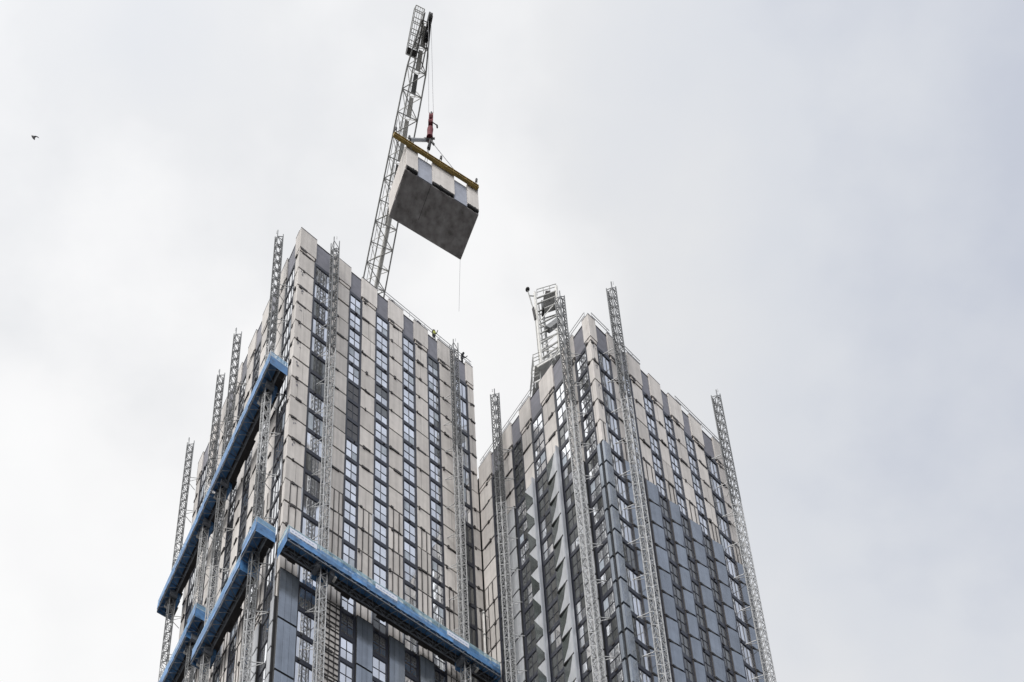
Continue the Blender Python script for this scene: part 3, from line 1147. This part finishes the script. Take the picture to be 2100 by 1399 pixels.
mb = MB()
n = 15
st_ = [i / n for i in range(n + 1)]
for i in range(n):
    s0, s1 = st_[i], st_[i + 1]
    for sg in (-1, 1):
        mb.tube(J(s0, sg * hw(s0), 0), J(s1, sg * hw(s1), 0), .085, 'cgrey', 6)
    mb.tube(J(s0, -.25 * hw(s0), hw(s0) * 1.35), J(s1, -.25 * hw(s1), hw(s1) * 1.35), .075, 'cgrey', 6)
mb.build('jib_chord', cr)
mb = MB()
for i in range(n + 1):
    s0 = st_[i]
    mb.tube(J(s0, -hw(s0), 0), J(s0, hw(s0), 0), .045, 'cgrey', 6)
    top = J(s0, -.25 * hw(s0), hw(s0) * 1.35)
    for sg in (-1, 1):
        mb.tube(J(s0, sg * hw(s0), 0), top, .035, 'white', 6)
    if i < n:
        s1 = st_[i + 1]
        t1 = J((s0 + s1) / 2, -.25 * hw(s0), hw(s0) * 1.35)
        for sg in (-1, 1):
            mb.tube(J(s0, sg * hw(s0), 0), t1, .04, 'white', 6)
            mb.tube(t1, J(s1, sg * hw(s1), 0), .04, 'white', 6)
        sg = 1 if i % 2 else -1
        mb.tube(J(s0, sg * hw(s0), 0), J(s1, -sg * hw(s1), 0), .045, 'cgrey', 6)
mb.build('jib_lacing', cr)
mb = MB()      # catwalk inside the jib
for i in range(6, n):
    s0, s1 = st_[i], st_[i + 1]
    s1 = s0 + (s1 - s0) * .86
    m = 'white' if i % 4 else 'zinc'
    b0, b1 = J(s0, .18, .22), J(s1, .10, .22)
    mb.hexa([b0 - wv * .30, b0 + wv * .24, b0 + wv * .24 + uv * .06, b0 - wv * .30 + uv * .06, b1 - wv * .26, b1 + wv * .20, b1 + wv * .20 + uv * .06, b1 - wv * .26 + uv * .06], m)
    for w in (-.30, .24):
        mb.tube(b0 + wv * w + uv * .9, b1 + wv * w + uv * .9, .03, 'cgrey', 6)
        mb.tube(b0 + wv * w, b0 + wv * w + uv * .9, .03, 'cgrey', 6)
mb.build('catwalk', cr)
mb = MB()      # lifting-winch cylinder seen inside the lower jib
mb.tube(J(.12, .30, .30), J(.46, .30, .30), .26, 'white', 14)
mb.tube(J(.06, .30, .30), J(.12, .30, .30), .18, 'cgrey', 10)
mb.build('hoist_winch', cr)
mb = MB()      # jib head: dark sheaves right, side plates brown-black
h0 = J(1.0, 0, 0)
for w in (.18, .40):
    p = J(1.005, w, -.05)
    mb.tube(p - wv * .07, p + wv * .07, .62, 'black', 16)
    p = J(.965, w, -.10)
    mb.tube(p - wv * .06, p + wv * .06, .50, 'black', 16)
for w in (-.30, .52):
    mb.hexa([J(.88, w - .03, -.12), J(.88, w + .03, -.12), J(.88, w + .03, .75), J(.88, w - .03, .75), J(1.02, w - .03, -.25), J(1.02, w + .03, -.25), J(1.02, w + .03, .2), J(1.02, w - .03, .2)], 'fin')
mb.build('jib_head', cr)
mb = MB()      # white service basket beside the head
x0, x1 = -1.30, -.38
s0, s1 = .905, 1.03
for (w, u) in ((x0, .1), (x1, .1), (x0, 1.2), (x1, 1.2)):
    mb.tube(J(s0, w, u), J(s1, w, u), .045, 'cgrey', 6)
for i in range(5):
    s_ = s0 + (s1 - s0) * i / 4
    for (a, b) in (((x0, .1), (x0, 1.2)), ((x1, .1), (x1, 1.2)), ((x0, 1.2), (x1, 1.2))):
        mb.tube(J(s_, *a), J(s_, *b), .035, 'cgrey', 6)
for i in range(5):
    w_ = x0 + (x1 - x0) * i / 4
    mb.bar(J(s0, w_, .07), J(s1, w_, .07), .05, 'white', .03)
for i in range(9):
    s_ = s0 + (s1 - s0) * i / 8
    mb.bar(J(s_, x0, .09), J(s_, x1, .09), .06, 'white', .03)
pass
mb.hexa([J(s0 - .008, x0 - .05, 0), J(s0 - .008, x1, 0), J(s0 - .008, x1, .22), J(s0 - .008, x0 - .05, .22), J(s0 + .01, x0 - .05, 0), J(s0 + .01, x1, 0), J(s0 + .01, x1, .22), J(s0 + .01, x0 - .05, .22)], 'batten')
mb.build('service_basket', cr)
mb = MB()      # hoist ropes
for dx in (-.16, .12):
    mb.tube(J(1.0, .3 + dx, -.6) + Vector((0, 0, 0)), HOOKT + Vector((dx * 1.6, 0, 0)), .022, 'rope', 6)
mb.build('hoist_rope', cr)
mb = MB()      # luffing ropes back to the A-frame
AF = HEEL + Vector((-.9, 3.2, 5.5))
for w in (-.25, .1):
    mb.tube(J(.72, -.6 + w, 1.0), AF + Vector((w * 1.5, 0, 0)), .03, 'rope', 6)
mb.build('luffing_rope', cr)
mb = MB()      # mast, slewing ring, machinery deck and A-frame, mostly hidden by the roof
zt = HEEL.z - 1.2
lattice_mast(mb, (HEEL.x - .6, HEEL.y + 1.6, TA.zk(GT_TOP) - .2), zt - TA.zk(GT_TOP), 2.2, R_(20), 'white', 2.0, .16, .09)
mb.build('crane_mast', cr)
mb = MB()
mb.tube((HEEL.x - .6, HEEL.y + 1.6, zt - .2), (HEEL.x - .6, HEEL.y + 1.6, zt + .5), 1.3, 'cgrey', 20)
mb.bar((HEEL.x + .0, HEEL.y - .2, zt + .7), (HEEL.x - 2.0, HEEL.y + 7.0, zt + .7), 2.4, 'white', .35)
mb.bar((HEEL.x - 1.6, HEEL.y + 5.2, zt + 1.6), (HEEL.x - 2.0, HEEL.y + 7.0, zt + 1.6), 2.2, 'cgrey', 1.4)
mb.build('slewing_deck', cr)
mb = MB()
for w in (-.9, .9):
    mb.tube(HEEL + wv * w + Vector((0, .5, 0)), AF + wv * w * .3, .11, 'white', 8)
    mb.tube((HEEL.x - 1.6 + w, HEEL.y + 5.0, zt + .8), AF + wv * w * .3, .09, 'white', 8)
mb.build('support_frame', cr)
# hook block
hb = MB()
d = (HOOKB - HOOKT)
for w in (-.16, .16):
    o_ = Vector((w, 0, 0))
    pts = [HOOKT + o_ + d * .10, HOOKT + o_ + d * .10]
    hb.hexa([HOOKT + d * .52 + Vector((w - .04, -.38, 0)), HOOKT + d * .52 + Vector((w + .04, -.38, 0)), HOOKT + d * .52 + Vector((w + .04, .38, 0)), HOOKT + d * .52 + Vector((w - .04, .38, 0)),
             HOOKT + d * .12 + Vector((w - .04, -.22, 0)), HOOKT + d * .12 + Vector((w + .04, -.22, 0)), HOOKT + d * .12 + Vector((w + .04, .22, 0)), HOOKT + d * .12 + Vector((w - .04, .22, 0))], 'red')
hb.tube(HOOKT + d * .30 - Vector((.14, 0, 0)), HOOKT + d * .30 + Vector((.14, 0, 0)), .46, 'red', 18)
hb.tube(HOOKT + d * .44 - Vector((.22, 0, 0)), HOOKT + d * .44 + Vector((.22, 0, 0)), .36, 'red', 18)
hb.tube(HOOKT, HOOKT + d * .14, .08, 'black', 8, .16)
hb.bar(HOOKT + d * .36 + Vector((.2, 0, 0)), HOOKT + d * .46 + Vector((.62, 0, 0)), .06, 'black')
hb.bar(HOOKT + d * .46 + Vector((.62, 0, 0)), HOOKT + d * .54 + Vector((.66, 0, 0)), .12, 'black')
hb.build('hook_block', cr)
hb = MB()
hb.tube(HOOKT + d * .52, HOOKT + d * .62, .13, 'black', 10)
hb.tube(HOOKT + d * .61, HOOKT + d * .78, .30, 'red', 12, .26)
hb.tube(HOOKT + d * .78, HOOKT + d * .93, .27, 'red', 12, .34)
hb.bar(HOOKT + d * .92 - Vector((.55, 0, 0)), HOOKT + d * .92 + Vector((.5, 0, 0)), .14, 'zinc')
hb.build('swivel', cr)
# slings: one long bar-like strap, three wires
for (a, b, w, m) in ((.35, -.2, .13, 'zinc'), (5.1, -.3, .03, 'rope'), (2.2, MW - .2, .03, 'rope'), (2.9, MW - .2, .03, 'rope')):
    mb = MB()
    s_ = HOOKB + Vector((.1 if a > 1 else -.25, 0, .1))
    e_ = Q(a, b, MH + .1 if a > .5 else MH + 1.2)
    mb.tube(s_, s_ + (e_ - s_) * .13, .13 if a != 5.1 else .09, 'black', 8)
    mb.tube(s_ + (e_ - s_) * .13, e_, w, m, 6)
    mb.build('sling', fr)

# ------------------------------------------------------------------ second crane: white frame above the right tower
Y2 = 65.0
D0 = Vector((14.55, Y2, 129.2 + CAMZ))
c2 = thing('tower_crane', (16.0, Y2, TB.zk(GT_TOP)), 'white crane head behind the right tower roof, ladder legs topped by a platform', 'crane')


def ray(x, y, D):
    th = R_(22.4283)
    a, b = (x - 812.3) / 2173.92, (2662.6 - y) / 2173.92
    dy = math.cos(th) - b * math.sin(th)
    dz = math.sin(th) + b * math.cos(th)
    return Vector((a / dy * D, D, dz / dy * D + CAMZ))


# the frame is planar and leans; its joints are set out at its own distance
TLp, TRp = ray(1097, 603, Y2), ray(1141, 590, Y2)
BLp, BRp = ray(1111, 752, Y2), ray(1148, 727, Y2)
bk = Vector((.25, 1.7, .2))


def L2(t, s, b=0):
    top = TLp + (TRp - TLp) * t
    bot = BLp + (BRp - BLp) * t
    return top + (bot - top) * s + bk * b


mb = MB()
for t_ in (0, 1):
    for b in (0, 1):
        mb.bar(L2(t_, -.02, b), L2(t_, 1.02, b), .22 if b == 0 else .16, 'white' if b == 0 or t_ else 'cgrey')
mb.bar(L2(.30, .08, .2), L2(.42, 1, .2), .18, 'zinc')
mb.bar(L2(.16, .02, .5), L2(.2, 1, .5), .10, 'cgrey')
mb.build('frame_leg', c2)
mb = MB()
for s_ in (.05, .13, .24, .42, .55, .68, .80, .88, .95):
    mb.bar(L2(0, s_ + .02), L2(1, s_), .12, 'cgrey')
    mb.bar(L2(0, s_, 1), L2(1, s_, 1), .09, 'cgrey')
    for t_ in (0, 1):
        mb.bar(L2(t_, s_), L2(t_, s_, 1), .08, 'cgrey')
for i, s_ in enumerate((.20, .42, .66, .80)):
    e_ = (.42, .66, .80, .93)[i]
    mb.bar(L2(0 if i % 2 else 1, s_), L2(1 if i % 2 else 0, e_), .06, 'white')
    mb.bar(L2(0 if i % 2 else 1, s_, 1), L2(1 if i % 2 else 0, e_, 1), .05, 'white')
mb.build('cross_member', c2)
mb = MB()
p0, p1 = L2(.45, .56), L2(1, .52)
mb.bar(p0, p1, .5, 'zinc', .6)
mb.build('counterweight_box', c2)
mb = MB()     # top platform and sheaves
mb.bar(L2(.35, .07, .5), L2(1.0, .04, .5), 1.6, 'cgrey', .10)
for i in range(4):
    q = L2(.1 + .3 * i, .0, .1)
    mb.bar(q, q + Vector((0, 0, 1.1)), .06, 'cgrey')
mb.bar(L2(.1, 0, .1) + Vector((0, 0, 1.1)), L2(1.0, 0, .1) + Vector((0, 0, 1.1)), .05, 'cgrey')
mb.bar(L2(.1, 0, .1) + Vector((0, 0, .55)), L2(1.0, 0, .1) + Vector((0, 0, .55)), .05, 'cgrey')
mb.build('top_platform', c2)
mb = MB()
q = L2(.58, .0, .3)
mb.tube(q - Vector((.25, 0, .2)), q + Vector((.25, 0, -.2)), .5, 'batten', 14)
mb.tube(L2(.30, .28) - Vector((.1, 0, 0)), L2(.30, .28) + Vector((.1, 0, 0)), .42, 'black', 14)
mb.build('sheave', c2)
mb = MB()     # outrigger arm with a black lamp on the left
o0 = L2(0, .0) + Vector((-.7, 0, .25))
mb.bar(o0, L2(0, .42), .09, 'cgrey')
mb.bar(o0 + Vector((.02, 0, -.6)), L2(0, .03), .08, 'cgrey')
mb.bar(o0, o0 + Vector((-.05, 0, .55)), .05, 'cgrey')
mb.bar(L2(0, .20) + Vector((-.35, 0, 0)), L2(0, .36) + Vector((-.2, 0, 0)), .26, 'batten', .1)
mb.build('side_arm', c2)
mb = MB()
q = o0 + Vector((-.06, 0, .62))
for j in range(4):
    r0, r1 = (.05, .2, .24, .18)[j], (.2, .24, .18, .04)[j]
    mb.tube(q + Vector((0, 0, -.2 + .1 * j)), q + Vector((0, 0, -.1 + .1 * j)), r0, 'black', 10, r1)
mb.build('warning_lamp', c2)
mb = MB()     # machinery deck and lower decks with rails
for (x0, y0, x1, y1, th_, dep) in ((1101, 752, 1152, 722, .5, 3.2), (1096, 786, 1122, 772, .25, 1.6)):
    a, b = ray(x0, y0, Y2 - .3), ray(x1, y1, Y2 - .3)
    mb.bar(a + Vector((0, dep / 2, 0)), b + Vector((0, dep / 2, 0)), dep, 'cgrey', th_)
    mb.bar(a - Vector((0, .06, th_ / 2 - .02)), b - Vector((0, .06, th_ / 2 - .02)), .1, 'white', .14)
mb.build('machinery_deck', c2)
mb = MB()
for (x0, y0, x1, y1) in ((1094, 742, 1110, 735), (1092, 775, 1108, 768)):
    a, b = ray(x0, y0, Y2), ray(x1, y1, Y2)
    for dz in (0, .6, 1.2):
        mb.bar(a + Vector((0, 0, dz)), b + Vector((0, 0, dz)), .05, 'cgrey')
        mb.bar(a + Vector((0, 0, dz)), a + Vector((0, 1.6, dz)), .05, 'cgrey')
    for q in (a, b):
        mb.bar(q - Vector((0, 0, .9)), q + Vector((0, 0, 1.25)), .06, 'cgrey')
        mb.bar(q + Vector((0, 1.6, -.9)), q + Vector((0, 1.6, 1.25)), .05, 'cgrey')
mb.build('guard_rail', c2)
mb = MB()
a = ray(1122, 745, Y2 + 1.0)
lattice_mast(mb, (a.x, Y2 + 1.4, TB.zk(GT_TOP) - .25), a.z - TB.zk(GT_TOP) - .1, 1.9, R_(55), 'white', 1.9, .16, .09)
mb.build('crane_mast', c2)

# ------------------------------------------------------------------ drain pipe in the corner between the towers
mb = MB()
p = TB.P('L', 15.7, .55, TB.zk(6.3))
mb.tube(p, p - Vector((0, 0, 30)), .11, 'white', 12)
for j in range(10):
    mb.tube(p - Vector((0, 0, 3 * j + .2)), p - Vector((0, 0, 3 * j + .35)), .15, 'zinc', 12)
    q = p - Vector((0, 0, 3 * j + .28))
    mb.bar(q, TB.P('L', 15.7, -.1, q.z), .05, 'zinc')
tag(mb.build('drain_pipe'), 'white vertical pipe in the inner corner where the two towers meet', 'pipe')

# ------------------------------------------------------------------ bird
bp = ray(68, 282, 60.0)
bird = thing('bird', tuple(bp), 'small dark bird gliding in the empty sky at the far left', 'bird')
me = bpy.data.meshes.new('body')
V = [(0, 0, 0), (.14, .05, -.16), (.20, .06, -.26), (-.10, -.02, .14), (-.20, -.05, .30), (-.10, .05, .28), (-.28, .16, .62), (-.36, .22, .95), (.34, -.05, .10), (.62, -.12, -.28), (.80, -.16, -.62)]
E_ = [(0, 1), (1, 2), (0, 3), (3, 4), (0, 5), (5, 6), (6, 7), (0, 8), (8, 9), (9, 10)]
Rr = [.16, .13, .07, .11, .04, .06, .06, .02, .05, .06, .02]
me.from_pydata(V, E_, [])
me.materials.append(M['feather'])
o = bpy.data.objects.new('body', me)
COL.objects.link(o)
o.parent = bird
o.modifiers.new('skin', 'SKIN')
for i, r in enumerate(Rr):
    me.skin_vertices[0].data[i].radius = (r, r * .6)
me.skin_vertices[0].data[0].use_root = True
ss = o.modifiers.new('sub', 'SUBSURF')
ss.levels = ss.render_levels = 1
